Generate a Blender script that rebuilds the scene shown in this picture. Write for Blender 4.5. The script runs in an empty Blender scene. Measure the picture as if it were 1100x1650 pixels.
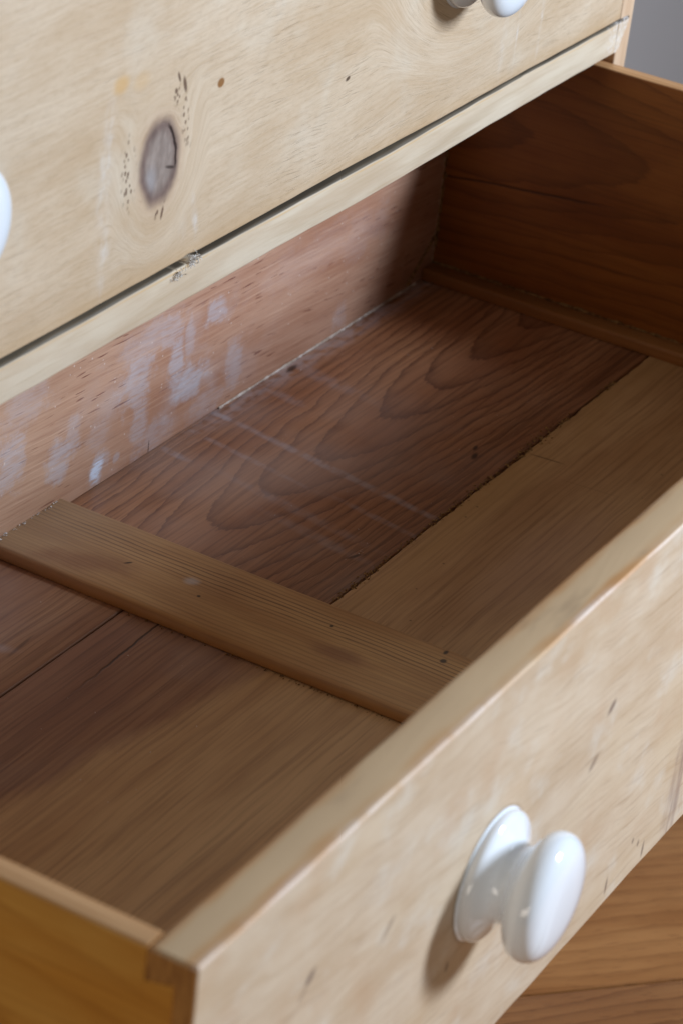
import bpy, bmesh, math, random
from mathutils import Vector, Matrix, noise as mnoise

scene = bpy.context.scene
# ------------------------------------------------------------------ camera
CAM = Vector((-0.6387, -0.3582, 0.5783))
YAW, PITCH, ROLL = math.radians(-62.9465), math.radians(-28.7616), math.radians(6.8851)
fwd = Vector((-math.sin(YAW) * math.cos(PITCH), math.cos(YAW) * math.cos(PITCH), math.sin(PITCH)))
r0 = Vector((math.cos(YAW), math.sin(YAW), 0)); u0 = r0.cross(fwd)
rgt = r0 * math.cos(ROLL) + u0 * math.sin(ROLL); upv = -r0 * math.sin(ROLL) + u0 * math.cos(ROLL)
cd = bpy.data.cameras.new('camera'); cam = bpy.data.objects.new('camera', cd)
scene.collection.objects.link(cam)
M = Matrix.Identity(4)
for i in range(3):
    M[i][0], M[i][1], M[i][2], M[i][3] = rgt[i], upv[i], -fwd[i], CAM[i]
cam.matrix_world = M
cd.sensor_fit = 'VERTICAL'; cd.sensor_height = 36.0; cd.lens = 98.28
cd.clip_start = 0.05; cd.clip_end = 100
cd.dof.use_dof = True; cd.dof.focus_distance = 1.47; cd.dof.aperture_fstop = 12.5
cd.dof.aperture_blades = 7
scene.camera = cam
# ------------------------------------------------------------------ light
world = bpy.data.worlds.new('World'); scene.world = world; world.use_nodes = True
bg = world.node_tree.nodes['Background']
bg.inputs[0].default_value = (1.0, 0.94, 0.84, 1); bg.inputs[1].default_value = 0.165
ld = bpy.data.lights.new('window_light', 'AREA'); ld.shape = 'RECTANGLE'
ld.size = 0.26; ld.size_y = 0.50; ld.energy = 61; ld.color = (0.755, 0.865, 1.0)
lo = bpy.data.objects.new('window_light', ld); scene.collection.objects.link(lo)
LP = Vector((1.38, -1.45, 0.70)); lo.location = LP
lo.rotation_euler = (LP - Vector((0.5, 0.15, 0.0))).to_track_quat('Z', 'Y').to_euler()
l2 = bpy.data.lights.new('low_left_fill', 'AREA'); l2.shape = 'RECTANGLE'     # added weak warm fill low on the left, in place of floor bounce
l2.size = 2.2; l2.size_y = 0.6; l2.energy = 15; l2.color = (1.0, 0.90, 0.78)
lo2 = bpy.data.objects.new('low_left_fill', l2); scene.collection.objects.link(lo2)
LP2 = Vector((-2.3, -1.5, -0.16)); lo2.location = LP2
lo2.rotation_euler = (LP2 - Vector((0.1, 0.1, -0.1))).to_track_quat('Z', 'Y').to_euler()
vs = scene.view_settings
vs.view_transform = 'Standard'; vs.look = 'None'; vs.gamma = 1; vs.exposure = 0.0
scene.cycles.max_bounces = 8; scene.cycles.use_denoising = True
scene.cycles.sample_clamp_indirect = 0.6; scene.cycles.caustics_reflective = False

# ------------------------------------------------------------------ dimensions (metres; Z=0 is the top of the open drawer)
W, H = 0.9143, 0.20            # drawer width and front height
TS, TF = 0.0112, 0.0206        # side and front thickness
YB, ZB = 0.3843, -0.1728       # back panel face, drawer floor
DC = 0.2817                    # chest face plane
ZR0, ZR1 = 0.0058, 0.0268      # rail
XS0, XS1 = 0.9174, 0.9359      # right carcass side
FZ = -0.55                     # room floor
CHB = 0.70                     # chest back
BX0, BX1 = 0.4135, 0.4800      # centre muntin

# ------------------------------------------------------------------ node helper
def lin(c):
    return tuple((x / 255 / 12.92) if x / 255 <= 0.04045 else ((x / 255 + 0.055) / 1.055) ** 2.4 for x in c)

class S:
    def __init__(s, g, sock): s.g = g; s.k = sock
    def __add__(s, o): return s.g.m('ADD', s, o)
    __radd__ = __add__
    def __sub__(s, o): return s.g.m('SUBTRACT', s, o)
    def __rsub__(s, o): return s.g.m('SUBTRACT', o, s)
    def __mul__(s, o): return s.g.m('MULTIPLY', s, o)
    __rmul__ = __mul__
    def __truediv__(s, o): return s.g.m('DIVIDE', s, o)
    def __neg__(s): return s.g.m('MULTIPLY', s, -1.0)

class G:
    def __init__(s, name, root=(0, 0, 0)):
        s.mat = bpy.data.materials.new(name); s.mat.use_nodes = True
        s.nt = s.mat.node_tree; s.bsdf = s.nt.nodes['Principled BSDF']
        tc = s.nt.nodes.new('ShaderNodeTexCoord')
        a = s.nt.nodes.new('ShaderNodeVectorMath'); a.operation = 'ADD'
        s.nt.links.new(tc.outputs['Object'], a.inputs[0]); a.inputs[1].default_value = root
        sp = s.nt.nodes.new('ShaderNodeSeparateXYZ'); s.nt.links.new(a.outputs[0], sp.inputs[0])
        s.P = S(s, a.outputs[0]); s.x, s.y, s.z = (S(s, sp.outputs[i]) for i in range(3))
    def put(s, inp, v):
        if isinstance(v, S): s.nt.links.new(v.k, inp)
        elif isinstance(v, (tuple, list)):
            if len(inp.default_value) == 4 and len(v) == 3: v = (*v, 1)
            inp.default_value = v
        else: inp.default_value = v
    def m(s, op, a, b=None, c=None, clamp=False):
        n = s.nt.nodes.new('ShaderNodeMath'); n.operation = op; n.use_clamp = clamp
        s.put(n.inputs[0], a)
        if b is not None: s.put(n.inputs[1], b)
        if c is not None: s.put(n.inputs[2], c)
        return S(s, n.outputs[0])
    def vec(s, x, y, z=0.0):
        n = s.nt.nodes.new('ShaderNodeCombineXYZ')
        for i, v in enumerate((x, y, z)): s.put(n.inputs[i], v)
        return S(s, n.outputs[0])
    def noise(s, v, scale=1.0, detail=3.0, rough=0.55, dist=0.0):
        n = s.nt.nodes.new('ShaderNodeTexNoise'); s.put(n.inputs['Vector'], v)
        s.put(n.inputs['Scale'], scale); s.put(n.inputs['Detail'], detail)
        s.put(n.inputs['Roughness'], rough); s.put(n.inputs['Distortion'], dist)
        return S(s, n.outputs[0])
    def vor(s, v, scale=1.0, rand=1.0, out='Distance'):
        n = s.nt.nodes.new('ShaderNodeTexVoronoi'); s.put(n.inputs['Vector'], v)
        s.put(n.inputs['Scale'], scale); s.put(n.inputs['Randomness'], rand)
        return S(s, n.outputs[out])
    def sm(s, x, a, b, t0=0.0, t1=1.0, interp='SMOOTHSTEP'):
        n = s.nt.nodes.new('ShaderNodeMapRange'); n.interpolation_type = interp
        s.put(n.inputs['Value'], x); s.put(n.inputs['From Min'], a); s.put(n.inputs['From Max'], b)
        s.put(n.inputs['To Min'], t0); s.put(n.inputs['To Max'], t1)
        return S(s, n.outputs[0])
    def mix(s, f, a, b, mode='MIX'):
        n = s.nt.nodes.new('ShaderNodeMix'); n.data_type = 'RGBA'; n.blend_type = mode
        s.put(n.inputs[0], f); s.put(n.inputs[6], a); s.put(n.inputs[7], b)
        return S(s, n.outputs[2])
    def mark(s, u, v, cu, cv, ru, rv, ang=0.0, soft=0.35, wob=None):
        """soft-edged ellipse centred (cu,cv); 1 inside, 0 outside"""
        du, dv = u - cu, v - cv
        if ang:
            c, n_ = math.cos(ang), math.sin(ang)
            du, dv = du * c + dv * n_, dv * c - du * n_
        du, dv = du / ru, dv / rv
        d = s.m('SQRT', du * du + dv * dv)
        if wob is not None: d = d + wob
        return s.sm(d, 1.0 + soft, 1.0 - soft)
    def mx(s, *a):
        r = a[0]
        for b in a[1:]: r = s.m('MAXIMUM', r, b)
        return r
    def done(s, col, rough=0.5, height=None, bump=0.3, dist=0.001, spec=0.4, coat=0.0):
        b = s.bsdf
        s.put(b.inputs['Base Color'], col); s.put(b.inputs['Roughness'], rough)
        b.inputs['Specular IOR Level'].default_value = spec
        if coat: b.inputs['Coat Weight'].default_value = coat; b.inputs['Coat Roughness'].default_value = 0.1
        if height is not None:
            n = s.nt.nodes.new('ShaderNodeBump'); n.inputs['Strength'].default_value = bump
            n.inputs['Distance'].default_value = dist; s.put(n.inputs['Height'], height)
            s.nt.links.new(n.outputs[0], b.inputs['Normal'])
        return s.mat

def streaks(g, u, v, fu, fv, seed, detail=3.0, rough=0.6):
    return g.noise(g.vec(u * fu, v * fv, seed), 1.0, detail, rough)

def rings(g, d, spacing, jag=None):
    """saw-tooth growth rings: slow darkening, abrupt end"""
    t = d / spacing
    if jag is not None: t = t + jag
    fr = g.m('FRACT', t)
    return g.m('POWER', fr, 4.0) * g.sm(fr, 1.0, 0.93)

# ------------------------------------------------------------------ mesh helpers
COL = scene.collection
def link(name, me, mat=None, parent=None, loc=None):
    o = bpy.data.objects.new(name, me); COL.objects.link(o)
    if mat is not None and me is not None: me.materials.append(mat)
    if parent is not None: o.parent = parent
    if loc is not None: o.location = loc
    return o
def thing(name, label, cat, loc, group=None):
    o = link(name, None, loc=loc); o['label'] = label; o['category'] = cat
    o.empty_display_size = 0.05
    if group: o['group'] = group
    return o
def finish(bm, name, ang=35):
    bmesh.ops.recalc_face_normals(bm, faces=bm.faces)
    me = bpy.data.meshes.new(name); bm.to_mesh(me); bm.free()
    for p in me.polygons: p.use_smooth = True
    me.set_sharp_from_angle(angle=math.radians(ang))
    return me
def rrect(a0, a1, b0, b1, r=(0.001,) * 4, seg=4):
    """rounded rectangle; r = radii at (a0,b0),(a1,b0),(a1,b1),(a0,b1)"""
    pts = []
    for (cx, cy, sx, sy, st), rad in zip(((a0, b0, 1, 1, 180), (a1, b0, -1, 1, 270), (a1, b1, -1, -1, 0), (a0, b1, 1, -1, 90)), r):
        for k in range(seg + 1):
            t = math.radians(st + 90 * k / seg)
            pts.append((cx + sx * rad + rad * math.cos(t), cy + sy * rad + rad * math.sin(t)))
    return pts
def plank(name, axis, t0, t1, prof, mat, parent, root, n=24, wob=0.0, seed=0.0, fn=None, taper=0.0):
    """extrude a 2-D profile along an axis; profile coords are the other two axes in xyz order"""
    bm = bmesh.new(); prev = None; k = len(prof); rings_ = []
    ts = [t0 + (t1 - t0) * i / n for i in range(n + 1)]
    if taper: ts = [t0, t0 + taper] + ts[1:-1] + [t1 - taper, t1]
    ca = sum(p[0] for p in prof) / k; cb = sum(p[1] for p in prof) / k
    for i, t in enumerate(ts):
        ring = []
        for j, (a, b) in enumerate(prof):
            if taper and i in (0, len(ts) - 1):
                a -= math.copysign(min(taper, abs(a - ca)), a - ca) * 0.8; b -= math.copysign(min(taper, abs(b - cb)), b - cb) * 0.8
            if wob:
                q = Vector((t * 9 + seed, a * 30 + seed, b * 30))
                a += (mnoise.noise(q) + 0.5 * mnoise.noise(q * 4.1)) * wob
                b += (mnoise.noise(q + Vector((7.3, 0, 0))) + 0.5 * mnoise.noise(q * 4.1 + Vector((3, 0, 0)))) * wob
            p = [a, b]; p.insert('XYZ'.index(axis), t)
            if fn: p = fn(p)
            ring.append(bm.verts.new(Vector(p) - Vector(root)))
        rings_.append(ring)
    for A, B in zip(rings_, rings_[1:]):
        for j in range(k): bm.faces.new((A[j], A[(j + 1) % k], B[(j + 1) % k], B[j]))
    bm.faces.new(rings_[0]); bm.faces.new(list(reversed(rings_[-1])))
    return link(name, finish(bm, name), mat, parent)
def lathe(name, prof, seg, mat, parent, loc, rot):
    """prof: (r, h) list, h along local Z"""
    bm = bmesh.new(); R_ = []
    for r, h in prof:
        if r < 1e-6: R_.append([bm.verts.new((0, 0, h))])
        else: R_.append([bm.verts.new((r * math.cos(2 * math.pi * i / seg), r * math.sin(2 * math.pi * i / seg), h)) for i in range(seg)])
    for A, B in zip(R_, R_[1:]):
        for i in range(seg):
            j = (i + 1) % seg
            if len(A) == 1: bm.faces.new((A[0], B[i], B[j]))
            elif len(B) == 1: bm.faces.new((A[i], A[j], B[0]))
            else: bm.faces.new((A[i], A[j], B[j], B[i]))
    o = link(name, finish(bm, name, 60), mat, parent, loc); o.rotation_euler = rot
    return o

# ------------------------------------------------------------------ materials
def mat_upper_front(root):
    g = G('pine_upper_front', root); x, z = g.x, g.z
    kx, kz = 0.3915, 0.0868
    du, dv = (x - kx) / 0.0148, (z - kz) / 0.0195
    tilt = du + dv * 0.10
    wobk = (g.noise(g.vec(x, z, 0), 90, 2) - 0.5) * 0.25
    rho = g.m('SQRT', tilt * tilt + dv * dv) + wobk
    near = g.sm(rho, 3.0, 1.15)
    # wide swirl behind the right knob
    su, sv = (x - 0.715) / 0.085, (z - 0.125) / 0.055
    sr = g.m('SQRT', su * su + sv * sv); swirl = g.sm(sr, 1.6, 0.5)
    warp = (g.noise(g.vec(x * 6, z * 14, 1.0), 1, 2) - 0.5) * 0.016
    flow = z - x * 0.05 + warp
    c = flow + (0.085 + rho * 0.013 - flow) * (near * 0.9)
    c = c + (0.16 + sr * 0.05 - c) * (swirl * 0.75)
    blot = g.noise(g.vec(x * 10, c * 28, 3), 1, 4, 0.6)
    fine = streaks(g, x, c, 26, 520, 5, 5, 0.75)
    col = g.mix(g.sm(blot, 0.3, 0.72), lin((209, 190, 167)), lin((194, 170, 142)))
    col = g.mix(g.sm(fine, 0.42, 0.70) * 0.30, col, lin((170, 142, 104)))
    # broad pale/worn clouds
    cloud = g.noise(g.vec(x * 18, z * 18, 9), 1, 3)
    col = g.mix(g.sm(cloud, 0.5, 0.75) * 0.35, col, lin((218, 210, 196)))
    # soft growth bands
    band = rings(g, c + (g.noise(g.vec(x * 20, z * 50, 2), 1, 2) - 0.5) * 0.002, 0.0062)
    col = g.mix(band * 0.13, col, lin((156, 120, 82)))
    # hairline raised-grain scratches
    hn = streaks(g, x, c, 45, 900, 11, 3, 0.65)
    hm = g.sm(g.noise(g.vec(x * 12, z * 20, 4), 1, 2), 0.30, 0.60) * (0.40 + g.sm(x, 0.36, 0.52) * 0.35 + swirl * 0.5)
    hair = g.sm(hn, 0.57, 0.70) * hm
    hn2 = streaks(g, x, c + x * 0.09, 34, 1200, 31, 2, 0.6)
    hair = g.mx(hair, g.sm(hn2, 0.60, 0.71) * hm)
    col = g.mix(g.m('MINIMUM', hair * 0.50, 1.0), col, lin((116, 92, 66)))
    mott = g.noise(g.vec(x * 140, c * 420, 17), 1, 4, 0.7)
    col = g.mix(g.sm(mott, 0.45, 0.72) * 0.22, col, lin((158, 132, 100)))
    # knot
    halo = g.sm(rho, 1.75, 0.95)
    col = g.mix(halo * 0.38, col, lin((172, 138, 112)))
    rim = g.sm(rho, 1.32, 0.92)
    inner = g.sm(rho, 0.98, 0.60)
    kn = g.noise(g.vec(x * 160, z * 70, 6), 1, 3)
    rimc = g.mix(g.sm(kn, 0.3, 0.7), lin((104, 86, 80)), lin((126, 106, 98)))
    corec = g.mix(g.sm(kn, 0.35, 0.7), lin((134, 120, 112)), lin((158, 144, 136)))
    corec = g.mix(g.mark(x, z, 0.384, 0.077, 0.005, 0.008, 0, 0.7, wobk) * 0.35, corec, lin((190, 192, 200)))
    col = g.mix(rim, col, rimc); col = g.mix(inner * 0.9, col, corec)
    # arc crack on the knot's right rim
    arc = g.sm(g.m('ABSOLUTE', rho - 0.93), 0.085, 0.03) * g.sm(du, 0.25, 0.5) * g.sm(dv, -0.45, -0.2)
    nick = g.mark(x, z, 0.4012, 0.0815, 0.0042, 0.0008, -0.3, 0.5, wobk)
    col = g.mix(g.mx(arc, nick * 0.8), col, lin((50, 36, 32)))
    # flecks round the knot
    vd = g.vor(g.vec(x * 430, z * 290, 0), 1.0); vc = g.vor(g.vec(x * 430, z * 290, 0), 1.0, 1.0, 'Color')
    sel = g.sm(vc, 0.30, 0.34)
    zone = g.mx(g.mark(x, z, 0.3655, 0.0885, 0.0055, 0.017, 0.12, 0.5), g.mark(x, z, 0.405, 0.1155, 0.010, 0.004, -0.75, 0.6),
                g.mark(x, z, 0.4115, 0.1020, 0.0035, 0.014, 0.30, 0.6) * 0.9, g.mark(x, z, 0.395, 0.0615, 0.006, 0.003, 0.3, 0.6))
    fl = g.sm(vd, 0.46, 0.24) * sel * zone
    big = g.mx(g.mark(x, z, 0.4085, 0.1205, 0.0013, 0.0045, 0.35, 0.4, wobk), g.mark(x, z, 0.4030, 0.1255, 0.0009, 0.003, 0.45, 0.4, wobk),
               g.mark(x, z, 0.397, 0.0595, 0.0009, 0.0032, -0.2, 0.4, wobk), g.mark(x, z, 0.4014, 0.1190, 0.0012, 0.0012, 0, 0.5, wobk))
    col = g.mix(g.mx(fl, big) * 0.85, col, lin((84, 58, 42)))
    # brown dot, yellow stains, small hole
    col = g.mix(g.mark(x, z, 0.4405, 0.1128, 0.0030, 0.0024, 0, 0.25, wobk * 0.6), col, lin((140, 98, 56)))
    st = g.mx(g.mark(x, z, 0.3545, 0.1345, 0.006, 0.004, 0, 0.6, wobk), g.mark(x, z, 0.371, 0.132, 0.006, 0.004, 0, 0.7, wobk) * 0.5)
    col = g.mix(st * 0.55, col, lin((205, 160, 92)))
    col = g.mix(g.mark(x, z, 0.5665, 0.0815, 0.0022, 0.0011, 0.2, 0.4, wobk), col, lin((96, 78, 62)))
    # white paint drips
    pn = g.noise(g.vec(x * 220, z * 120, 7), 1, 3)
    dr = g.mx(g.mark(x, z, 0.3465, 0.098, 0.0044, 0.028, -0.05, 0.8), g.mark(x, z, 0.350, 0.054, 0.0036, 0.018, -0.05, 0.8),
              g.mark(x, z, 0.4270, 0.048, 0.0026, 0.011, 0.25, 0.6), g.mark(x, z, 0.4170, 0.045, 0.003, 0.006, 0, 0.8) * 0.5,
              g.mark(x, z, 0.765, 0.075, 0.0012, 0.035, 0, 0.6), g.mark(x, z, 0.796, 0.072, 0.0018, 0.040, 0, 0.6) * 0.8,
              g.mark(x, z, 0.748, 0.06, 0.003, 0.030, 0, 0.8) * 0.4, g.mark(x, z, 0.49, 0.150, 0.005, 0.012, 0, 0.8) * 0.5)
    col = g.mix(dr * g.sm(pn, 0.3, 0.75) * 0.38, col, lin((220, 220, 222)))
    # grubby lower edge
    col = g.mix(g.sm(z + (blot - 0.5) * 0.01, 0.040, 0.029) * 0.28, col, lin((180, 140, 84)))
    h = fine * 0.35 - hair * 0.9 + blot * 0.3 - rim * 0.2 - arc
    return g.done(col, 0.55, h, 0.35, 0.0007, 0.3)

def mat_rail(root):
    g = G('pine_rail', root); x, z, y = g.x, g.z, g.y
    q = z + y * 0.8 + (g.noise(g.vec(x * 6, z * 25, 1), 1, 3) - 0.5) * 0.012
    fine = streaks(g, x, q, 16, 480, 2, 4); blot = g.noise(g.vec(x * 9, q * 60, 5), 1, 4, 0.6)
    col = g.mix(g.sm(blot, 0.32, 0.7), lin((208, 193, 172)), lin((192, 171, 146)))
    col = g.mix(g.sm(fine, 0.45, 0.75) * 0.32, col, lin((172, 148, 112)))
    dk = g.mark(x, z, 0.70, 0.014, 0.05, 0.0035, 0.08, 0.7, (blot - 0.5) * 1.5)
    col = g.mix(dk * 0.35, col, lin((166, 142, 112)))
    # top surface of the rail: dusty grey, with the gap's shade painted in
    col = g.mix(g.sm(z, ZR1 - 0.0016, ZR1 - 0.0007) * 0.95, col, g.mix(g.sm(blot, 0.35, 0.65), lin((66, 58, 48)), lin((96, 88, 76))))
    col = g.mix(g.sm(g.m('ABSOLUTE', z - (ZR1 - 0.0025)), 0.0009, 0.0002) * g.sm(fine, 0.35, 0.6) * 0.5, col, lin((206, 166, 110)))
    # white paint left in the joint at the right end
    pn = g.noise(g.vec(x * 300, z * 300, 7), 1, 3)
    pt = g.sm(x + (pn - 0.5) * 0.03, 0.895, 0.918)
    col = g.mix(pt * g.sm(pn, 0.4, 0.65) * 0.6, col, lin((218, 214, 214)))
    return g.done(col, 0.55, fine + blot * 0.5, 0.25, 0.0006, 0.3)

def mat_front(root):
    g = G('pine_open_front', root); x, y, z = g.x, g.y, g.z
    q = z - y * 0.9 + x * 0.10 + (g.noise(g.vec(x * 6, z * 14, 1), 1, 3) - 0.5) * 0.03
    blot = g.noise(g.vec(x * 14, q * 34, 5), 1, 5, 0.62); fine = streaks(g, x, q, 12, 300, 2, 5, 0.7)
    big = g.noise(g.vec(x * 6, z * 11, 8), 1, 2)
    col = g.mix(g.sm(blot, 0.34, 0.68), lin((204, 186, 164)), lin((190, 167, 141)))
    col = g.mix(g.sm(big, 0.46, 0.68) * 0.35, col, lin((200, 178, 146)))
    col = g.mix(g.sm(fine, 0.45, 0.75) * 0.42, col, lin((166, 138, 104)))
    rosy = g.noise(g.vec(x * 20, q * 22, 12), 1, 3)
    col = g.mix(g.sm(rosy, 0.52, 0.72) * 0.4, col, lin((184, 150, 118)))
    wb = (g.noise(g.vec(x * 90, z * 90, 3), 1, 4) - 0.5) * 1.5
    pal = g.noise(g.vec(x * 24, z * 30, 23), 1, 4, 0.6)
    col = g.mix(g.sm(pal, 0.52, 0.70) * 0.45, col, lin((212, 206, 196)))
    # short dark dashes (pitch streaks)
    def m(cx, cz, ru, rv, a, k=1.0, soft=0.5): return g.mark(x, z, cx, cz, ru, rv, a, soft, wb) * k
    d = g.mx(m(0.3427, -0.0715, 0.0042, 0.0022, 0.6, 0.7), m(0.3321, -0.0955, 0.0045, 0.0020, 0.6, 0.5),
             m(0.0826, -0.0559, 0.0040, 0.0022, 0.6, 0.75), m(0.0780, -0.0610, 0.0035, 0.0012, 0.6, 0.4), m(0.1432, -0.0704, 0.005, 0.0017, 0.7, 0.4), m(0.205, -0.128, 0.0014, 0.0022, 0, 0.6),
             m(0.3779, -0.188, 0.0012, 0.0045, 0, 0.7), m(0.420, -0.192, 0.0012, 0.004, 0, 0.7), m(0.404, -0.178, 0.001, 0.0014, 0, 0.6), m(0.412, -0.184, 0.001, 0.0018, 0, 0.6))
    col = g.mix(d, col, lin((96, 78, 72)))
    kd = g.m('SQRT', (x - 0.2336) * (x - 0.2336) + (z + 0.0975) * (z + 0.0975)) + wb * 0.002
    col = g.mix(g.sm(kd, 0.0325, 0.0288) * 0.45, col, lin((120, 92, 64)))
    pores = g.sm(streaks(g, x, q, 22, 620, 27, 3), 0.55, 0.70)
    col = g.mix(pores * 0.30, col, lin((132, 104, 78)))
    kn = g.mark(x, z, 0.4545, -0.160, 0.0105, 0.045, -0.10, 0.5, wb * 0.8)
    ks = streaks(g, z, x, 20, 260, 4, 3)
    col = g.mix(kn * g.sm(ks, 0.3, 0.65) * 0.7, col, lin((136, 112, 102)))
    
    # top face: honey-coloured towards the edges, rubbed pale in the middle
    top = g.sm(z, -0.0022, -0.0006)
    tn = g.noise(g.vec(x * 16, y * 60, 2), 1, 3)
    edge = g.sm(g.m('ABSOLUTE', y - 0.0105 + (tn - 0.5) * 0.010), 0.0035, 0.0085)
    tc = g.mix(edge * g.sm(g.noise(g.vec(x * 11, y * 20, 17), 1, 3), 0.3, 0.65), lin((208, 179, 143)), lin((196, 146, 96)))
    tc = g.mix(g.sm(tn, 0.56, 0.74) * 0.5, tc, lin((160, 134, 108)))
    col = g.mix(top, col, tc)
    # front top arris: light caught by the chamfer, painted as a pale line
    ar = g.sm(g.m('ABSOLUTE', z + 0.0009), 0.0013, 0.0005) * g.sm(y, 0.0035, 0.0018)
    col = g.mix(ar * g.sm(g.noise(g.vec(x * 70, 0, 1), 1, 3), 0.25, 0.5) * g.sm(g.noise(g.vec(x * 14, 0, 6), 1, 4), 0.35, 0.6) * 0.75, col, lin((228, 214, 204)))
    # end grain
    end = g.sm(x, 0.0006, 0.0002)
    eg = g.mix(g.sm(streaks(g, z, y, 60, 500, 3), 0.3, 0.7), lin((192, 138, 76)), lin((154, 104, 56)))
    col = g.mix(end * (1.0 - top), col, eg)
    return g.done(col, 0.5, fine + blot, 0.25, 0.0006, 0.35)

def mat_back(root):
    g = G('back_panel_wood', root); x, z = g.x, g.z
    q = z + x * 0.035 + (g.noise(g.vec(x * 5, z * 16, 1), 1, 3) - 0.5) * 0.010
    fine = streaks(g, x, q, 14, 560, 2, 4, 0.65); blot = g.noise(g.vec(x * 8, q * 40, 5), 1, 4)
    col = g.mix(g.sm(blot, 0.3, 0.7), lin((186, 146, 124)), lin((162, 116, 92)))
    col = g.mix(g.sm(x, 0.62, 0.42) * 0.4, col, lin((200, 170, 144)))
    col = g.mix(g.sm(fine, 0.42, 0.72) * 0.42, col, lin((134, 86, 66)))
    col = g.mix(g.sm(streaks(g, x, q, 14, 560, 22, 3), 0.5, 0.75) * 0.3, col, lin((222, 186, 160)))
    da = streaks(g, x, q, 48, 520, 14, 1, 0.4)
    dm = g.sm(g.noise(g.vec(x * 13, z * 30, 4), 1, 2), 0.42, 0.62)
    dash = g.sm(da, 0.64, 0.71) * dm
    col = g.mix(dash * 0.8, col, lin((104, 52, 36)))
    # bluish-white paint splotches
    wv = g.noise(g.vec(x * 60, z * 60, 3), 1, 6, 0.72); wb = (wv - 0.5) * 3.0
    def m(cx, cz, ru, rv, k=1.0, a=0.0): return g.mark(x, z, cx, cz, ru * 1.15, rv * 1.15, a, 0.42, wb) * k
    s1 = g.mx(m(0.6278, -0.104, 0.008, 0.008, .75), m(0.604, -0.142, 0.013, 0.010), m(0.589, -0.125, 0.006, 0.018, .9, .1), m(0.600, -0.112, 0.004, 0.012, .5),
              m(0.548, -0.120, 0.013, 0.016, .7), m(0.553, -0.146, 0.008, 0.018, .65), m(0.570, -0.163, 0.014, 0.008, .5),
              m(0.581, -0.100, 0.010, 0.010, .6), m(0.4755, -0.141, 0.012, 0.010, .8, .4), m(0.487, -0.128, 0.006, 0.009, .5),
              m(0.515, -0.160, 0.0085, 0.007, 1.0, .5), m(0.532, -0.162, 0.0025, 0.0025, .6), m(0.653, -0.147, 0.009, 0.013, .55))
    s2 = g.mx(m(0.7785, -0.161, 0.007, 0.008, .45), m(0.625, -0.162, 0.017, 0.008, .4), m(0.430, -0.125, 0.010, 0.014, .7), m(0.512, -0.140, 0.008, 0.008, .35),
              m(0.44, -0.095, 0.02, 0.01, .4), m(0.56, -0.098, 0.03, 0.008, .4), m(0.735, -0.105, 0.05, 0.012, .14), m(0.80, -0.11, 0.03, 0.012, .18))
    hz = g.sm(g.noise(g.vec(x * 26, z * 30, 6), 1, 4), 0.45, 0.7) * g.mark(x, z, 0.585, -0.135, 0.085, 0.04, 0, 0.7)
    col = g.mix(hz * 0.4, col, lin((188, 180, 184)))
    brk = g.sm(g.noise(g.vec(x * 70, q * 480, 1), 1, 4), 0.36, 0.56)
    sp = g.mx(s1, s2) * (0.45 + brk * 0.55)
    col = g.mix(sp * 0.54, col, lin((186, 192, 206)))
    col = g.mix(m(0.514, -0.161, 0.006, 0.0045, .8, .5) * brk, col, lin((214, 228, 250)))
    # pale specks, dust haze, short split
    vd = g.vor(g.vec(x * 120, z * 120, 0), 1.0)
    col = g.mix(g.sm(vd, 0.10, 0.04) * 0.5, col, lin((226, 214, 206)))
    col = g.mix(g.mark(x, z, 0.5655, -0.169, 0.0004, 0.0045, 0, 0.4), col, lin((60, 36, 28)))
    # dried glue and dust in the far corner
    gn = g.noise(g.vec(x * 260, z * 160, 3), 1, 4)
    gl = g.sm(x + (gn - 0.5) * 0.010, 0.8995, 0.9035)
    col = g.mix(gl * g.sm(gn, 0.35, 0.6) * 0.75, col, lin((214, 196, 168)))
    return g.done(col, 0.5, fine - dash + sp * 0.4, 0.3, 0.0006, 0.35)

def board_common(g, u, v, seed, a, b, dark, warp=0.012, fv=420):
    q = v + (g.noise(g.vec(u * 4, v * 10, seed), 1, 3) - 0.5) * warp
    fine = streaks(g, u, q, 10, fv, seed + 2, 4, 0.65); blot = g.noise(g.vec(u * 7, q * 26, seed + 5), 1, 4)
    col = g.mix(g.sm(blot, 0.3, 0.7), a, b)
    col = g.mix(g.sm(fine, 0.42, 0.70) * 0.65, col, dark)
    return q, fine, blot, col

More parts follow.
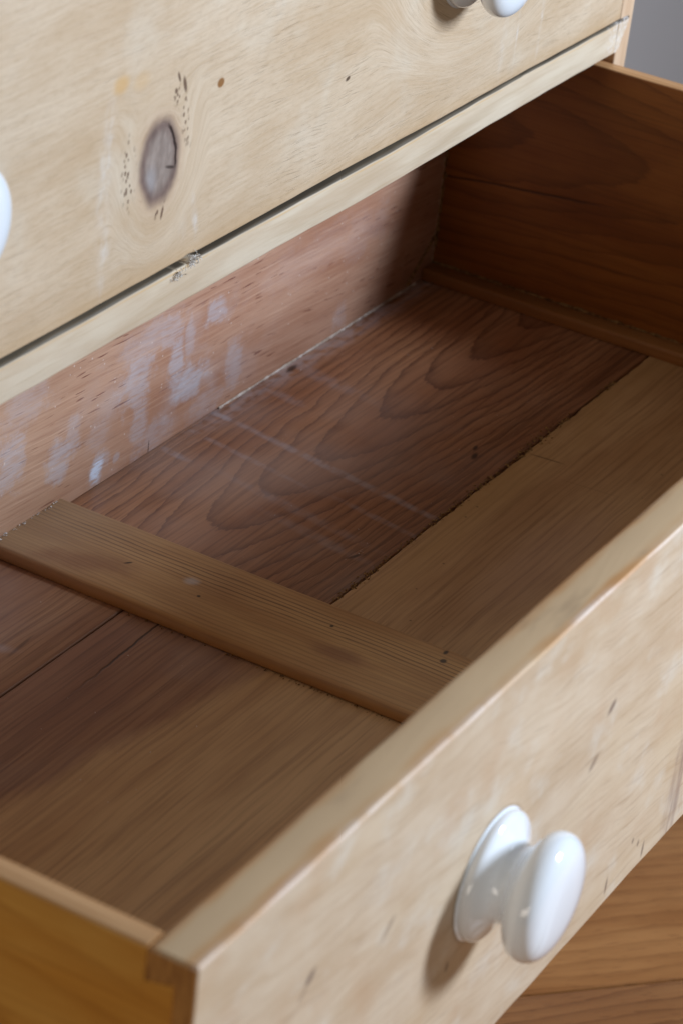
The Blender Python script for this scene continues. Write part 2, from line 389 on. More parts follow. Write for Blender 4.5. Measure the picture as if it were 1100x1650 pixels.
def mat_board_c(root):      # dark red board with cathedral figure
    g = G('red_pine_board', root); x, y, z = g.x, g.y, g.z
    wl = (g.noise(g.vec(x * 9, y * 16, 2), 1, 3) - 0.5) * 0.016
    dv = (y - 0.3035 + (x - 0.7) * 0.03) + (g.noise(g.vec(x * 14, y * 30, 6), 1, 2) - 0.5) * 0.012
    du = (x - 1.22) * 0.088
    d = g.m('SQRT', dv * dv + du * du) + wl * 0.30
    jag = (streaks(g, x, y, 120, 420, 4, 2) - 0.5) * 0.28
    t = d / 0.0052
    rg = rings(g, d, 0.0052, jag)
    q, fine, blot, col = board_common(g, x, y, 3, lin((186, 138, 102)), lin((162, 110, 76)), lin((106, 66, 42)))
    col = g.mix(g.m('MINIMUM', rg * 1.35, 1.0) * 0.66, col, lin((84, 46, 32)))
    # denser, darker edge grain towards the joint
    eg = g.sm(y, 0.262, 0.224)
    col = g.mix(eg * 0.45, col, lin((110, 66, 40)))
    lines = streaks(g, x, y + dv * 0.2, 5, 330, 21, 2)
    col = g.mix(eg * g.sm(lines, 0.47, 0.62) * 0.5, col, lin((74, 40, 24)))
    wb = (g.noise(g.vec(x * 50, y * 50, 3), 1, 3) - 0.5) * 1.1
    # floor sheen painted as a haze, then pale rub marks running front to back
    hz = g.sm(g.noise(g.vec(x * 8, y * 8, 8), 1, 3), 0.4, 0.7) * g.sm(x, 0.86, 0.62)
    col = g.mix(hz * 0.40, col, lin((184, 168, 162)))
    a = 0.16
    def ln(cx, cy, L, w, k): return g.mark(x, y, cx, cy, w, L, -a, 0.6, wb * 0.6) * k
    br = g.sm(g.noise(g.vec(x * 90, y * 140, 5), 1, 3), 0.30, 0.62)
    sc = g.mx(ln(0.6215, 0.300, 0.085, 0.0030, .62), ln(0.600, 0.345, 0.050, 0.0022, .4), ln(0.565, 0.285, 0.05, 0.004, .30), ln(0.587, 0.245, 0.03, 0.0025, .35),
              ln(0.575, 0.372, 0.010, 0.003, .7), ln(0.633, 0.376, 0.009, 0.0026, 1.0), ln(0.68, 0.36, 0.012, 0.004, .35), ln(0.72, 0.372, 0.05, 0.006, .3), ln(0.546, 0.26, 0.035, 0.004, .3))
    col = g.mix(sc * (0.08 + br * 0.55), col, lin((186, 186, 198)))
    bandb = g.sm(y + wb * 0.006, 0.366, 0.380) * g.sm(x, 0.56, 0.66)
    col = g.mix(bandb * br * 0.45, col, lin((196, 190, 198)))
    # worm / dent marks
    dm = g.mx(g.mark(x, y, 0.6905, 0.2385, 0.0045, 0.0016, 0.2, 0.5, wb), g.mark(x, y, 0.700, 0.243, 0.003, 0.0010, 0.2, 0.5, wb), g.mark(x, y, 0.5415, 0.2335, 0.006, 0.0012, -0.4, 0.5, wb) * 0.8,
              g.mark(x, y, 0.716, 0.3795, 0.006, 0.002, 0.1, 0.5, wb))
    col = g.mix(dm * 0.85, col, lin((48, 30, 24)))
    return g.done(col, g.sm(blot, 0.2, 0.8, 0.36, 0.52), fine - rg * 0.5 - dm, 0.25, 0.0006, 0.45)

def mat_board_d(root):      # honey board along the front
    g = G('honey_pine_board', root); x, y = g.x, g.y
    q, fine, blot, col = board_common(g, x, y, 13, lin((190, 153, 112)), lin((166, 126, 86)), lin((126, 90, 58)))
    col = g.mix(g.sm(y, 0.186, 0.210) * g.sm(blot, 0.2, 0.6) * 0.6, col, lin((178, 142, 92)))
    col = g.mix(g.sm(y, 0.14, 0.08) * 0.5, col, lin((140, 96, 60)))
    rosy = g.mark(x, y, 0.60, 0.150, 0.06, 0.02, 0, 0.8, (blot - 0.5) * 2)
    col = g.mix(rosy * 0.4, col, lin((160, 122, 104)))
    wb = (g.noise(g.vec(x * 70, y * 70, 3), 1, 3) - 0.5)
    dm = g.mx(g.mark(x, y, 0.716, 0.204, 0.0008, 0.010, 0.1, 0.5, wb), g.mark(x, y, 0.70, 0.170, 0.0005, 0.018, 0.1, 0.5, wb) * 0.35)
    col = g.mix(dm * 0.7, col, lin((90, 60, 36)))
    vd = g.vor(g.vec(x * 60, y * 60, 0), 1.0)
    col = g.mix(g.sm(vd, 0.06, 0.03) * 0.6, col, lin((70, 46, 30)))
    return g.done(col, 0.45, fine, 0.2, 0.0006, 0.4)

def mat_board_ab(root, seed, name):      # left bay, red heartwood against pale sapwood
    g = G(name, root); x, y = g.x, g.y
    q, fine, blot, col = board_common(g, x, y, seed, lin((168, 128, 96)), lin((144, 100, 72)), lin((102, 66, 46)), 0.012)
    lines = streaks(g, x, q, 3, 210, seed + 9, 2)
    col = g.mix(g.sm(lines, 0.48, 0.62) * 0.35, col, lin((110, 72, 54)))
    # pale sapwood
    sx = (0.2116 + (0.4125 - x) * 0.20) - y + (g.noise(g.vec(x * 14, y * 90, 2), 1, 5, 0.7) - 0.5) * 0.026
    sap = g.sm(sx, -0.007, 0.008)
    sblot = g.noise(g.vec(x * 6, y * 30, 4), 1, 4)
    sc = g.mix(g.sm(sblot, 0.3, 0.7), lin((208, 172, 130)), lin((190, 150, 108)))
    fl = g.m('FRACT', (q + (g.noise(g.vec(x * 3, y * 8, 12), 1, 2) - 0.5) * 0.022) / 0.013)
    sc = g.mix(g.m('POWER', fl, 4.0) * g.sm(sblot, 0.35, 0.65) * 0.38, sc, lin((124, 90, 64)))
    sc = g.mix(g.sm(fine, 0.42, 0.72) * 0.45, sc, lin((130, 98, 70)))
    sc = g.mix(g.sm(g.noise(g.vec(x * 12, y * 14, 7), 1, 3), 0.52, 0.72) * 0.3, sc, lin((170, 128, 88)))
    col = g.mix(sap, col, sc)
    hz = g.sm(g.noise(g.vec(x * 9, y * 9, 8), 1, 3), 0.42, 0.7) * (1.0 - sap)
    col = g.mix(hz * 0.3, col, lin((170, 156, 156)))
    wb = (g.noise(g.vec(x * 60, y * 60, 3), 1, 3) - 0.5)
    # hairline split
    cy = 0.2767 + (x - 0.4143) * 0.05 + (g.noise(g.vec(x * 40, 0, 0), 1, 3) - 0.5) * 0.006
    ck = g.sm(g.m('ABSOLUTE', y - cy), 0.0009, 0.0003) * g.sm(x, 0.315, 0.375)
    col = g.mix(ck * 0.85, col, lin((46, 30, 24)))
    d2 = g.mark(x, y, 0.352, 0.318, 0.010, 0.0010, 0.1, 0.5, wb)
    col = g.mix(d2 * 0.6, col, lin((80, 54, 44)))
    bl = g.mark(x, y, 0.335, 0.345, 0.004, 0.022, 0.4, 0.7, wb)
    col = g.mix(bl * 0.4, col, lin((186, 188, 204)))
    return g.done(col, 0.44, fine - ck * 2, 0.25, 0.0006, 0.45)

def mat_muntin(root):
    g = G('muntin_wood', root); x, y, z = g.x, g.y, g.z
    wv = (g.noise(g.vec(x * 18, y * 5, 1), 1, 3) - 0.5) * 0.010
    q = x + wv
    fine = streaks(g, y, q, 10, 480, 3, 4, 0.65); blot = g.noise(g.vec(q * 40, y * 9, 5), 1, 4)
    col = g.mix(g.sm(blot, 0.3, 0.7), lin((200, 160, 110)), lin((176, 132, 84)))
    rg = g.m('FRACT', q / 0.0033 + (streaks(g, y, x, 20, 300, 7, 2) - 0.5) * 0.8)
    band = g.sm(x, 0.445, 0.458) * g.sm(x, 0.476, 0.466)
    col = g.mix(g.sm(rg, 0.55, 0.95) * (0.26 + band * 0.5), col, lin((92, 68, 46)))
    col = g.mix(g.sm(fine, 0.45, 0.75) * 0.3, col, lin((120, 84, 54)))
    # greyed towards the back, rosy stains
    col = g.mix(g.sm(y, 0.29, 0.38) * 0.55, col, lin((150, 130, 112)))
    wb = (g.noise(g.vec(x * 60, y * 60, 3), 1, 3) - 0.5) * 1.4
    rs = g.mx(g.mark(x, y, 0.433, 0.335, 0.008, 0.022, 0.3, 0.7, wb), g.mark(x, y, 0.440, 0.185, 0.006, 0.014, 0, 0.7, wb))
    col = g.mix(rs * 0.5, col, lin((124, 76, 56)))
    col = g.mix(g.mark(x, y, 0.452, 0.281, 0.0035, 0.004, 0, 0.6, wb) * 0.5, col, lin((206, 204, 204)))
    dk = g.mx(g.mark(x, y, 0.4685, 0.1395, 0.0020, 0.0018, 0, 0.4, wb), g.mark(x, y, 0.4765, 0.1425, 0.0024, 0.0013, 0, 0.4, wb), g.mark(x, y, 0.446, 0.317, 0.0007, 0.0022, 0.9, 0.4, wb),
              g.mark(x, y, 0.4415, 0.270, 0.001, 0.001, 0, 0.4), g.mark(x, y, 0.461, 0.201, 0.0012, 0.001, 0, 0.4))
    col = g.mix(dk * 0.9, col, lin((48, 32, 26)))
    col = g.mix(g.sm(x, 0.4175, 0.4145) * 0.4, col, lin((140, 92, 50)))
    return g.done(col, 0.42, fine + g.sm(rg, 0.5, 0.9) * 0.3, 0.25, 0.0006, 0.45)

def mat_side(root, name, a, b, dark, ring_amt, x_out):
    g = G(name, root); x, y, z = g.x, g.y, g.z
    dv = z + 0.062 + (g.noise(g.vec(y * 6, z * 12, 3), 1, 3) - 0.5) * 0.030
    d = g.m('SQRT', dv * dv + (y - 0.75) * (y - 0.75) * 0.010)
    rg = rings(g, d, 0.0085, (streaks(g, y, z, 60, 300, 4, 2) - 0.5) * 0.25)
    fine = streaks(g, y, z + dv * 0.1, 9, 420, 2, 4, 0.65); blot = g.noise(g.vec(y * 8, z * 26, 5), 1, 4)
    col = g.mix(g.sm(blot, 0.3, 0.7), a, b)
    col = g.mix(g.sm(fine, 0.42, 0.74) * 0.4, col, dark)
    col = g.mix(rg * ring_amt, col, dark)
    top = g.sm(z, -0.0016, -0.0004)
    tf = streaks(g, y, x, 14, 500, 6)
    tc = g.mix(g.sm(tf, 0.35, 0.7), lin((212, 168, 122)), lin((184, 134, 88)))
    col = g.mix(top, col, tc)
    crack = g.sm(g.m('ABSOLUTE', z + 0.098 + (y - 0.35) * 0.11 + (g.noise(g.vec(y * 30, 0, 0), 1, 3) - 0.5) * 0.003), 0.0012, 0.0004) * g.sm(y, 0.25, 0.30)
    col = g.mix(crack * 0.7, col, lin((30, 16, 10)))
    return g.done(col, 0.42, fine - crack, 0.2, 0.0006, 0.4)

def mat_plain(name, root, a, b, axis, rough=0.5):
    g = G(name, root)
    u, v = {'x': (g.x, g.z + g.y * 0.7), 'y': (g.y, g.z + g.x), 'z': (g.z, g.x + g.y * 0.8)}[axis]
    fine = streaks(g, u, v, 12, 420, 2, 4); blot = g.noise(g.vec(u * 7, v * 30, 5), 1, 4)
    col = g.mix(g.sm(blot, 0.3, 0.7), a, b)
    col = g.mix(g.sm(fine, 0.42, 0.74) * 0.35, col, tuple(c * 0.55 for c in b))
    return g.done(col, rough, fine, 0.2, 0.0006, 0.3)

def mat_porcelain():
    g = G('white_porcelain')
    n = g.noise(g.P, 60, 3)
    return g.done(g.mix(n, lin((238, 245, 253)), lin((234, 241, 250))), 0.09, None, spec=0.55, coat=0.6)

def mat_oak(root):
    g = G('oak_floor'); 
    at = g.nt.nodes.new('ShaderNodeObjectInfo'); rnd = S(g, at.outputs['Random'])
    u, v = g.x, g.y
    o = rnd * 13.0
    wv = (g.noise(g.vec(u * 3 + o, v * 9, 1), 1, 3) - 0.5) * 0.05
    fine = streaks(g, u + o, v + wv * 0.3, 14, 480, 2, 4, 0.65); blot = g.noise(g.vec(u * 5 + o, (v + wv) * 22, 5), 1, 4)
    col = g.mix(g.sm(blot, 0.3, 0.7), lin((164, 116, 70)), lin((142, 94, 52)))
    fr = g.m('FRACT', (v + wv) / 0.0125 + (streaks(g, u + o, v, 30, 260, 9, 2) - 0.5) * 0.5)
    col = g.mix(g.m('POWER', fr, 3.0) * (0.35 + rnd * 0.4), col, lin((100, 58, 26)))
    col = g.mix(g.sm(fine, 0.5, 0.75) * 0.45, col, lin((110, 62, 30)))
    pores = g.sm(streaks(g, u + o, v + wv * 0.3, 60, 700, 12, 1), 0.64, 0.72)
    col = g.mix(pores * 0.5, col, lin((90, 50, 26)))
    return g.done(col, 0.38, fine - pores, 0.15, 0.0006, 0.4)

def mat_wall():
    g = G('grey_wall_paint')
    n = g.noise(g.P, 3, 3); n2 = g.noise(g.P, 220, 3)
    return g.done(g.mix(n, lin((166, 162, 162)), lin((158, 154, 154))), 0.7, n2, 0.08, 0.001, 0.2)

def mat_flat(name, c0, c1, scale=300, rough=0.9):
    g = G(name); n = g.noise(g.P, scale, 3)
    return g.done(g.mix(g.sm(n, 0.35, 0.65), lin(c0), lin(c1)), rough, None, spec=0.1)

# ------------------------------------------------------------------ setting: floor boards and wall
FA = math.radians(-43.5)                       # floorboards run diagonally to the chest
fo = Vector((0.80, 0.12, FZ))
fbm = bmesh.new(); bmesh.ops.create_grid(fbm, x_segments=1, y_segments=1, size=4.0)
floor = link('floor', finish(fbm, 'floor'), mat_flat('sub_floor', (40, 26, 16), (30, 20, 12)), loc=(fo.x, fo.y, FZ - 0.006)); floor['kind'] = 'structure'
floor.rotation_euler = (0, 0, FA)
oak = mat_oak(None)
# seam seen in the photograph passes through SEAM (floor coordinates: u along boards, v across)
cs, sn = math.cos(FA), math.sin(FA)
def fl_uv(p): 
    d = Vector(p) - fo; return d.x * cs + d.y * sn, -d.x * sn + d.y * cs
VS = fl_uv((0.7138, 0.1605, FZ))[1]
bw = 0.205; rnd = random.Random(4); shared = None
for i in range(-7, 8):
    v0 = VS + i * bw
    off = rnd.uniform(-1.2, 1.2)
    prof = rrect(v0 + 0.0009, v0 + bw - 0.0009, 0.0, 0.006, (0.0002, 0.0002, 0.0012, 0.0012), 2)
    for (a, b) in ((-3.4, off), (off + 0.001, 3.4)) if i not in (-1, 0) else ((-3.4, 3.4),):
        plank('floor_board', 'X', a, b, prof, oak, floor, (0, 0, 0), 2)
wp = mat_wall()
wall = plank('wall', 'X', -0.5, 3.6, rrect(0.735, 0.835, FZ - 0.02, 1.9, (0.001,) * 4, 1), wp, None, (0, 0, 0), 2); wall['kind'] = 'structure'

# ------------------------------------------------------------------ chest carcass
CR = (W / 2, DC + 0.21, FZ)
chest = thing('chest_of_drawers', 'stripped pale pine chest of drawers standing before the grey wall', 'chest', CR)
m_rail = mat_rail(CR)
m_stile = mat_plain('pine_stile', CR, lin((214, 190, 164)), lin((196, 164, 134)), 'z')
m_in = mat_plain('carcass_inside_wood', CR, lin((136, 96, 64)), lin((112, 74, 46)), 'y')
def bow(p):
    # the old rail stands proud of the drawer front on the left and dies flush at the right
    x, y, z = p
    if y < DC + 0.01:
        k = min(1, max(0, (x - 0.60) / 0.20)); k = k * k * (3 - 2 * k)
        y += 0.0023 * k + 0.0008 * mnoise.noise(Vector((x * 9, 3.1, 0))) + 0.0004 * mnoise.noise(Vector((x * 40, z * 60, 0)))
        if z > 0.02: z += 0.0005 * mnoise.noise(Vector((x * 25, 1.7, 0))) + 0.0003 * mnoise.noise(Vector((x * 90, 9.7, 0)))
        else: z += 0.0005 * mnoise.noise(Vector((x * 6, 5.7, 0)))
        for cx, w_, dp in ((0.4265, 0.006, 0.0022), (0.412, 0.004, 0.0012), (0.785, 0.003, 0.0010)):     # chips in the arris
            if z > 0.02: z -= dp * math.exp(-((x - cx) / w_) ** 2)
    return (x, y, z)
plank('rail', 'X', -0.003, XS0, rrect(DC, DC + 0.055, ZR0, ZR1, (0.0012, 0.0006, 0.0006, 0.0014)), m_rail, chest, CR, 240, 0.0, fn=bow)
# lapped dovetail end of the rail, let into the carcass side
bm = bmesh.new()
pts = [(XS0 - 0.0035, ZR0 + 0.0004), (XS0 + 0.0018, ZR0 + 0.002), (XS0 + 0.0040, ZR0 + 0.0075), (XS0 + 0.0065, ZR0 + 0.011), (XS0 + 0.0090, ZR0 + 0.0145), (XS0 + 0.0108, ZR1 - 0.003), (XS0 + 0.0112, ZR1 + 0.0006), (XS0 + 0.004, ZR1 + 0.0012), (XS0 - 0.0005, ZR1 + 0.0006), (XS0 - 0.0035, ZR1 - 0.0005)]
fr_ = [bm.verts.new(Vector((a, DC + 0.0022, b)) - Vector(CR)) for a, b in pts]; bk_ = [bm.verts.new(Vector((a, DC + 0.012, b)) - Vector(CR)) for a, b in pts]
bm.faces.new(fr_); bm.faces.new(bk_[::-1])
for i in range(len(pts)): bm.faces.new((fr_[i], fr_[(i + 1) % len(pts)], bk_[(i + 1) % len(pts)], bk_[i]))
link('rail_dovetail', finish(bm, 'rail_dovetail', 20), m_rail, chest)
for x0, x1 in ((XS0, XS1), (-0.0216, -0.0031)):
    plank('side_panel', 'Z', FZ, 0.245, rrect(x0, x1, DC + 0.003, CHB, (0.0012,) * 4), m_stile, chest, CR, 30, 0.0003, x0)
m_edge = mat_plain('carcass_edge_strip', CR, lin((206, 164, 138)), lin((186, 140, 112)), 'z')
plank('edge_strip', 'Z', FZ, 0.245, rrect(XS1 + 0.0003, XS1 + 0.0042, DC + 0.006, CHB, (0.001,) * 4), m_edge, chest, CR, 20, 0.0003, 4.0)
plank('back_panel', 'X', 0.0, XS0 - 0.001, rrect(CHB - 0.012, CHB - 0.002, FZ + 0.05, 0.243, (0.001,) * 4, 1), m_in, chest, CR, 2)
plank('dust_panel', 'X', 0.0, XS0 - 0.001, rrect(DC + 0.056, CHB - 0.014, 0.012, 0.018, (0.0005,) * 4, 1), m_in, chest, CR, 2)
plank('top_panel', 'X', -0.022, XS1 + 0.0045, rrect(DC - 0.002, CHB + 0.005, 0.2455, 0.265, (0.003,) * 4), m_stile, chest, CR, 12, 0.0003)
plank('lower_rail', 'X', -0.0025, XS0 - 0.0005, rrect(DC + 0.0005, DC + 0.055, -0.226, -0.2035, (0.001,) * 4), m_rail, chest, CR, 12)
plank('plinth', 'X', -0.0025, XS0 - 0.0005, rrect(DC + 0.0015, DC + 0.022, FZ + 0.004, -0.2265, (0.001,) * 4), m_stile, chest, CR, 12)
for x0 in (-0.002, XS0 - 0.027):
    plank('runner', 'Y', DC + 0.056, CHB - 0.014, rrect(x0, x0 + 0.026, -0.226, -0.2035, (0.001,) * 4, 1), m_in, chest, CR, 2)

# ------------------------------------------------------------------ knobs
m_por = mat_porcelain()
KP = [(0, 0), (0.0276, 0.0), (0.0286, 0.0008), (0.0290, 0.0024), (0.0287, 0.0041), (0.0272, 0.0057), (0.0243, 0.0071), (0.0212, 0.0085), (0.0189, 0.0101),
      (0.0179, 0.0119), (0.0175, 0.0138), (0.0180, 0.0155), (0.0198, 0.0174), (0.0226, 0.0190), (0.0254, 0.0204), (0.0275, 0.0222), (0.0287, 0.0246),
      (0.0290, 0.0272), (0.0285, 0.0300), (0.0268, 0.0328), (0.0237, 0.0351), (0.0190, 0.0368), (0.0128, 0.0378), (0.006, 0.0382), (0, 0.0383)]
KP = [(r * (0.98 if h > 0.02 else 1.0), h * 0.935) for r, h in KP]
def smooth_prof(p, n=3):
    out = []
    for i in range(len(p) - 1):
        p0, p1, p2, p3 = p[max(i - 1, 0)], p[i], p[i + 1], p[min(i + 2, len(p) - 1)]
        for k in range(n):
            t = k / n
            out.append(tuple(max(0, 0.5 * (2 * b + (c - a) * t + (2 * a - 5 * b + 4 * c - d) * t * t + (3 * b - a - 3 * c + d) * t ** 3)) for a, b, c, d in zip(p0, p1, p2, p3)))
    return out + [p[-1]]
def knob(parent, loc):
    return lathe('knob', smooth_prof(KP), 72, m_por, parent, loc, (math.pi / 2, 0, 0))

# ------------------------------------------------------------------ closed upper drawer
UR = (W / 2, DC + 0.013, ZR1 + 0.001)
upper = thing('closed_drawer', 'closed upper drawer with knotted pale pine front above the rail', 'drawer', UR)
UY = DC + 0.0019
def nick(p):
    x, y, z = p
    if z < 0.05: z += 0.0010 * mnoise.noise(Vector((x * 8, 2, 0))) + 0.0003 * mnoise.noise(Vector((x * 45, 4, 0))) + 0.0010 * math.exp(-((x - 0.425) / 0.004) ** 2)
    return (x, y, z)
plank('front_panel', 'X', 0.003, XS0 - 0.0026, rrect(UY, UY + 0.020, ZR1 + 0.0012, 0.212, (0.0016, 0.001, 0.001, 0.0016)), mat_upper_front(UR), upper, UR, 160, 0.0, fn=nick, taper=0.0016)
m_box = mat_plain('drawer_box_wood', UR, lin((150, 108, 74)), lin((126, 84, 54)), 'y')
for x0 in (0.006, XS0 - 0.018): plank('side', 'Y', UY + 0.0205, UY + 0.36, rrect(x0, x0 + 0.012, ZR1 + 0.0015, 0.205, (0.0005,) * 4, 1), m_box, upper, UR, 2)
plank('back', 'X', 0.0185, XS0 - 0.0185, rrect(UY + 0.345, UY + 0.358, ZR1 + 0.012, 0.205, (0.0005,) * 4, 1), m_box, upper, UR, 2)
plank('bottom', 'X', 0.0185, XS0 - 0.0185, rrect(UY + 0.021, UY + 0.344, ZR1 + 0.012, ZR1 + 0.019, (0.0005,) * 4, 1), m_box, upper, UR, 2)
for kx in (0.2052, 0.6890):
    knob(upper, Vector((kx, UY - 0.0001, 0.1205)) - Vector(UR))

# ------------------------------------------------------------------ open drawer
OR = (W / 2, YB / 2, -H)
od = thing('open_drawer', 'empty lower pine drawer pulled open, bluish paint stains on its back panel', 'drawer', OR)
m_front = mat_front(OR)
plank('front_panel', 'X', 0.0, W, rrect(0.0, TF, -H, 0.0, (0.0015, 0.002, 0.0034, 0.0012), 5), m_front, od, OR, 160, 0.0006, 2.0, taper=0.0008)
for kx in (0.2336, W - 0.2336):
    knob(od, Vector((kx, -0.0001, -0.0975)) - Vector(OR))
m_ls = mat_side(OR, 'amber_side_wood', lin((222, 168, 84)), lin((206, 142, 58)), lin((168, 104, 36)), 0.4, 0)
m_rs = mat_side(OR, 'red_brown_side_wood', lin((154, 98, 44)), lin((128, 74, 30)), lin((80, 44, 18)), 0.55, W)  # same wood as the left side, shade put into the darker colour
zs = -H + 0.004
ls = plank('side_panel', 'Y', TF - 0.0002, YB + 0.013, rrect(0.0, TS, zs, -0.0004, (0.001, 0.001, 0.0024, 0.0016)), m_ls, od, OR, 40, 0.0003, 1.0)
rs = plank('side_panel', 'Y', TF - 0.0002, YB + 0.013, rrect(W - TS, W, zs, -0.0004, (0.001, 0.001, 0.0014, 0.0014)), m_rs, od, OR, 40, 0.0003, 5.0)
for sx, par, mm in ((-0.0004, ls, m_ls), (W - 0.005, rs, m_rs)):       # dovetail tails lapping the ends of the front
    for z1, z0 in ((-0.0135, -0.060), (-0.072, -0.118), (-0.130, -0.176)):
        plank('dovetail_tail', 'X', sx, sx + 0.0054, [(0.0085, z0 - 0.002), (TF, z0 + 0.001), (TF, z1 - 0.001), (0.0085, z1 + 0.002)], mm, par, OR, 1)
plank('back_panel', 'X', TS, W - TS, rrect(YB, YB + 0.012, ZB + 0.0003, -0.004, (0.0006,) * 4, 2), mat_back(OR), od, OR, 60, 0.0002, 3.0)
def wavy(amp, seed):
    def f(p):
        x, y, z = p
        return (x, y + amp * (mnoise.noise(Vector((x * 18, seed, 0))) + 0.6 * mnoise.noise(Vector((x * 70, seed, 2))) + 0.5 * mnoise.noise(Vector((x * 190, seed, 5)))), z)
    return f
zt = ZB; zbm = ZB - 0.007
YE = YB + 0.010
plank('bottom_board', 'X', BX0 + 0.02, W - TS, rrect(0.2185, YE, zbm, zt, (0.0004, 0.0002, 0.0002, 0.0008)), mat_board_c(OR), od, OR, 160, 0, fn=wavy(0.0005, 1))
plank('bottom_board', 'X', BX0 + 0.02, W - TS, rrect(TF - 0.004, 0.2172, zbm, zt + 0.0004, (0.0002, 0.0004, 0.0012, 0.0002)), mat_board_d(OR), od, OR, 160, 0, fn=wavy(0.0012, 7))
plank('bottom_board', 'X', TS - 0.004, BX0 + 0.0195, rrect(0.2990, YE, zbm, zt, (0.0004, 0.0002, 0.0002, 0.0008)), mat_board_ab(OR, 31, 'left_back_board'), od, OR, 100, 0, fn=wavy(0.0003, 11))
plank('bottom_board', 'X', TS - 0.004, BX0 + 0.0195, rrect(TF - 0.004, 0.2980, zbm, zt - 0.0002, (0.0002, 0.0004, 0.0009, 0.0002)), mat_board_ab(OR, 47, 'left_front_board'), od, OR, 100, 0, fn=wavy(0.0003, 15))
mz = ZB + 0.0068
plank('batten', 'Y', TF - 0.002, YB + 0.0006, rrect(BX0, BX1, ZB + 0.0004, mz, (0.0003, 0.0003, 0.0012, 0.0050), 6), mat_muntin(OR), od, OR, 60, 0.0003, 8.0)
m_slip = mat_plain('slip_wood', OR, lin((156, 108, 62)), lin((132, 86, 46)), 'y')
for x0, x1, rr in ((W - TS - 0.0150, W - TS - 0.0002, (0.0003, 0.0003, 0.0005, 0.0022)), (TS + 0.0002, TS + 0.0150, (0.0003, 0.0003, 0.0022, 0.0005))):
    plank('drawer_slip', 'Y', TF, YB - 0.0004, rrect(x0, x1, ZB + 0.0005, ZB + 0.0085, rr), m_slip, od, OR, 40, 0.0003, x0)

# dried filler / dust beads along the inside joints
m_bead = mat_flat('pale_filler', (216, 206, 198), (176, 160, 146), 120)
m_glue = mat_flat('dried_glue', (150, 120, 80), (96, 68, 40), 300)
def bead(name, A, B, r, mat, n=90, seed=1, gap=0.35, parent=od):
    bm = bmesh.new(); A, B = Vector(A), Vector(B); prev = None; d = (B - A).normalized()
    s1 = d.orthogonal().normalized(); s2 = d.cross(s1)
    for i in range(n + 1):
        t = i / n; q = A.lerp(B, t)
        k = mnoise.noise(Vector((t * 14, seed, 0))) + 0.8 * mnoise.noise(Vector((t * 60, seed, 3)))
        rr = r * max(0.05, 0.75 + 0.9 * k) if k > -gap else r * 0.05
        ring = [bm.verts.new(q + (s1 * math.cos(a) + s2 * math.sin(a)) * rr * (1 + 0.5 * mnoise.noise(Vector((t * 150, a * 2, seed)))) - Vector(OR)) for a in [k_ * math.pi / 3 for k_ in range(6)]]
        if prev:
            for j in range(6): bm.faces.new((prev[j], prev[(j + 1) % 6], ring[(j + 1) % 6], ring[j]))
        prev = ring
    return link(name, finish(bm, name), mat, parent)
bead('filler_bead', (0.640, YB - 0.0002, ZB + 0.0004), (0.880, YB - 0.0002, ZB + 0.0006), 0.0010, m_bead, 160, 2, 0.9)
bead('glue_bead', (W - TS - 0.0004, YB - 0.0005, ZB + 0.0090), (W - TS - 0.0004, 0.05, ZB + 0.0090), 0.0011, m_glue, 220, 5, 0.8)
bead('glue_bead', (W - TS - 0.0006, YB - 0.0006, ZB + 0.02), (W - TS - 0.0006, YB - 0.0006, -0.085), 0.0012, m_glue, 60, 9, 0.3)
bead('glue_bead', (0.868, YB - 0.0006, ZB + 0.003), (W - TS - 0.0006, YB - 0.0006, ZB + 0.030), 0.0012, m_glue, 50, 12, 0.5)

# ------------------------------------------------------------------ crumbs and fluff lying in the drawer
def crumbs(name, spots, mat, label, seed):
    rg = random.Random(seed); bm = bmesh.new(); root = Vector(spots[0][0])
    for p, s in spots:
        p = Vector(p); q = [Vector((rg.uniform(-1, 1), rg.uniform(-1, 1), rg.uniform(-0.5, 0.8))) for _ in range(5)]
        st = rg.uniform(0.8, 2.2)
        vs_ = [bm.verts.new(p + Vector((v.x * s * st, v.y * s, v.z * s * 0.8)) - root) for v in q]
        try: bmesh.ops.convex_hull(bm, input=vs_)
        except Exception: pass
    o = link(name, finish(bm, name, 20), mat, None, root); o['kind'] = 'stuff'; o['label'] = label; o['category'] = 'crumbs'
    return o
rg = random.Random(11)
sp = []
for i in range(900):
    x = rg.uniform(0.487, 0.84)
    k = mnoise.noise(Vector((x * 22, 4, 0))) + 0.35 * math.exp(-((x - 0.735) / 0.03) ** 2)
    if k < rg.uniform(-0.25, 0.35): continue
    w_ = 0.0011 + 0.003 * math.exp(-((x - 0.738) / 0.02) ** 2)
    sp.append(((x, 0.2180 + rg.gauss(0, w_), ZB + 0.0004), rg.uniform(0.0004, 0.0012)))
crumbs('sawdust_crumbs', sp, mat_flat('sawdust', (170, 136, 92), (96, 66, 40), 900), 'tan sawdust crumbs packed along the seam between the drawer floor boards', 3)
sp = [((rg.uniform(0.415, 0.475), YB - rg.uniform(0.0004, 0.002), ZB + 0.0072), rg.uniform(0.0003, 0.0008)) for _ in range(40)]
sp += [((0.4195 + rg.gauss(0, 0.002), YB - rg.uniform(0.0005, 0.003), ZB + 0.0074), rg.uniform(0.0005, 0.0011)) for _ in range(14)]
sp += [((rg.uniform(0.50, 0.86), rg.uniform(0.23, 0.38), ZB + 0.0003), rg.uniform(0.0002, 0.00045)) for _ in range(45)]
sp += [((0.5475 + rg.gauss(0, 0.002), 0.2335 + rg.gauss(0, 0.001), ZB + 0.0003), rg.uniform(0.0003, 0.0008)) for _ in range(6)]
sp += [((rg.uniform(0.25, 0.41), rg.uniform(0.20, 0.38), ZB + 0.0003), rg.uniform(0.0002, 0.0004)) for _ in range(25)]
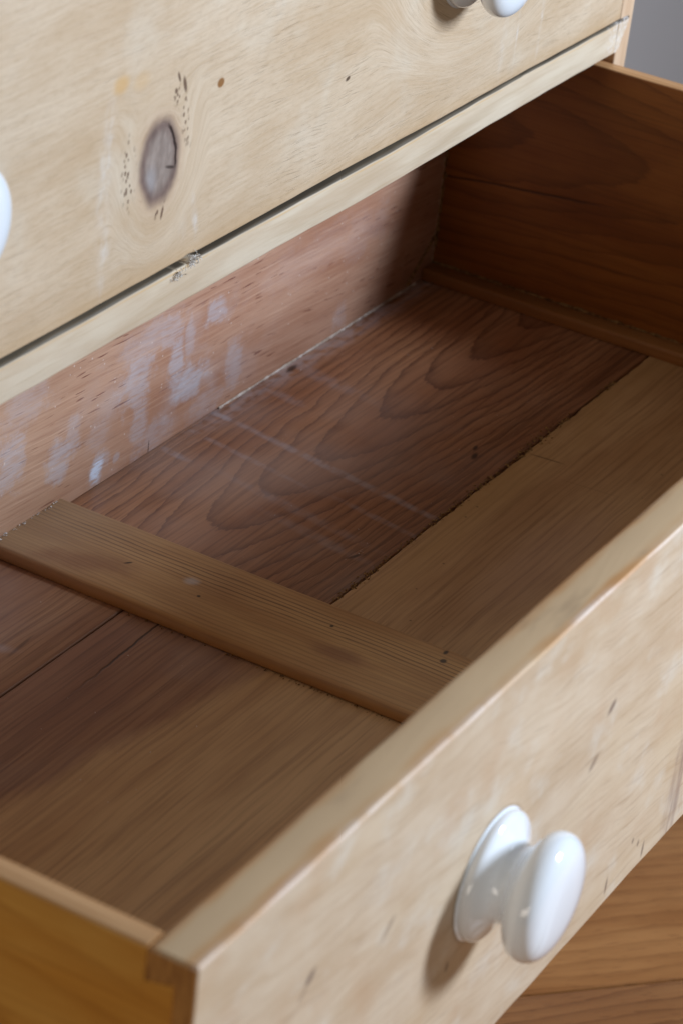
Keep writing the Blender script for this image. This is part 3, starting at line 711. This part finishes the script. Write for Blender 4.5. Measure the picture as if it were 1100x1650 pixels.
crumbs('paint_crumbs', sp, mat_flat('paint_chip', (226, 224, 224), (196, 190, 186), 900), 'white paint crumbs scattered on the drawer floor and by its back panel', 5)
sp = [((BX0 - rg.uniform(0.0005, 0.0025), rg.uniform(0.13, 0.30), ZB + 0.0003), rg.uniform(0.0003, 0.0008)) for _ in range(90)]
crumbs('dirt_crumbs', sp, mat_flat('dirt', (150, 112, 70), (60, 40, 26), 900), 'brown dirt crumbs lying along the left edge of the centre batten', 6)
def tuft(loc, n, size, seed, label):
    rg = random.Random(seed); bm = bmesh.new()
    for i in range(n):
        p = Vector((rg.gauss(0, size), rg.gauss(0, size * 0.35), rg.gauss(0, size * 0.6)))
        d = Vector((rg.uniform(-1, 1), rg.uniform(-0.6, 0.6), rg.uniform(-1, 1))).normalized(); L = rg.uniform(0.4, 1.0) * size
        prev = None; w_ = 0.00022
        for k in range(6):
            d = (d + Vector((rg.uniform(-1, 1), rg.uniform(-1, 1), rg.uniform(-1, 1))) * 0.6).normalized()
            s = d.orthogonal().normalized() * w_; s2 = d.cross(s)
            ring = [bm.verts.new(p + s), bm.verts.new(p - s * 0.5 + s2 * 0.87), bm.verts.new(p - s * 0.5 - s2 * 0.87)]
            if prev:
                for j in range(3): bm.faces.new((prev[j], prev[(j + 1) % 3], ring[(j + 1) % 3], ring[j]))
            prev = ring; p = p + d * L / 3
    for i in range(n * 2):
        p = Vector((rg.gauss(0, size * 0.8), rg.gauss(0, size * 0.2), rg.gauss(0, size * 0.5))); k = rg.uniform(0.0002, 0.0007)
        bmesh.ops.convex_hull(bm, input=[bm.verts.new(p + Vector((rg.uniform(-1, 1), rg.uniform(-1, 1), rg.uniform(-1, 1))) * k) for _ in range(6)])
    o = link('fluff_tuft', finish(bm, 'fluff_tuft'), m_fluff, None, loc); o['label'] = label; o['category'] = 'fluff'; o['group'] = 'fluff caught on the rail'
m_fluff = mat_flat('grey_fluff', (226, 222, 218), (186, 180, 174), 900)
tuft((0.4265, DC - 0.0005, ZR1 - 0.0005), 26, 0.0026, 1, 'larger grey fluff tuft caught in the gap between closed drawer and rail')
tuft((0.4125, DC - 0.0008, ZR1 - 0.0035), 14, 0.0022, 2, 'smaller pale fluff tuft on the rail, left of the larger one')
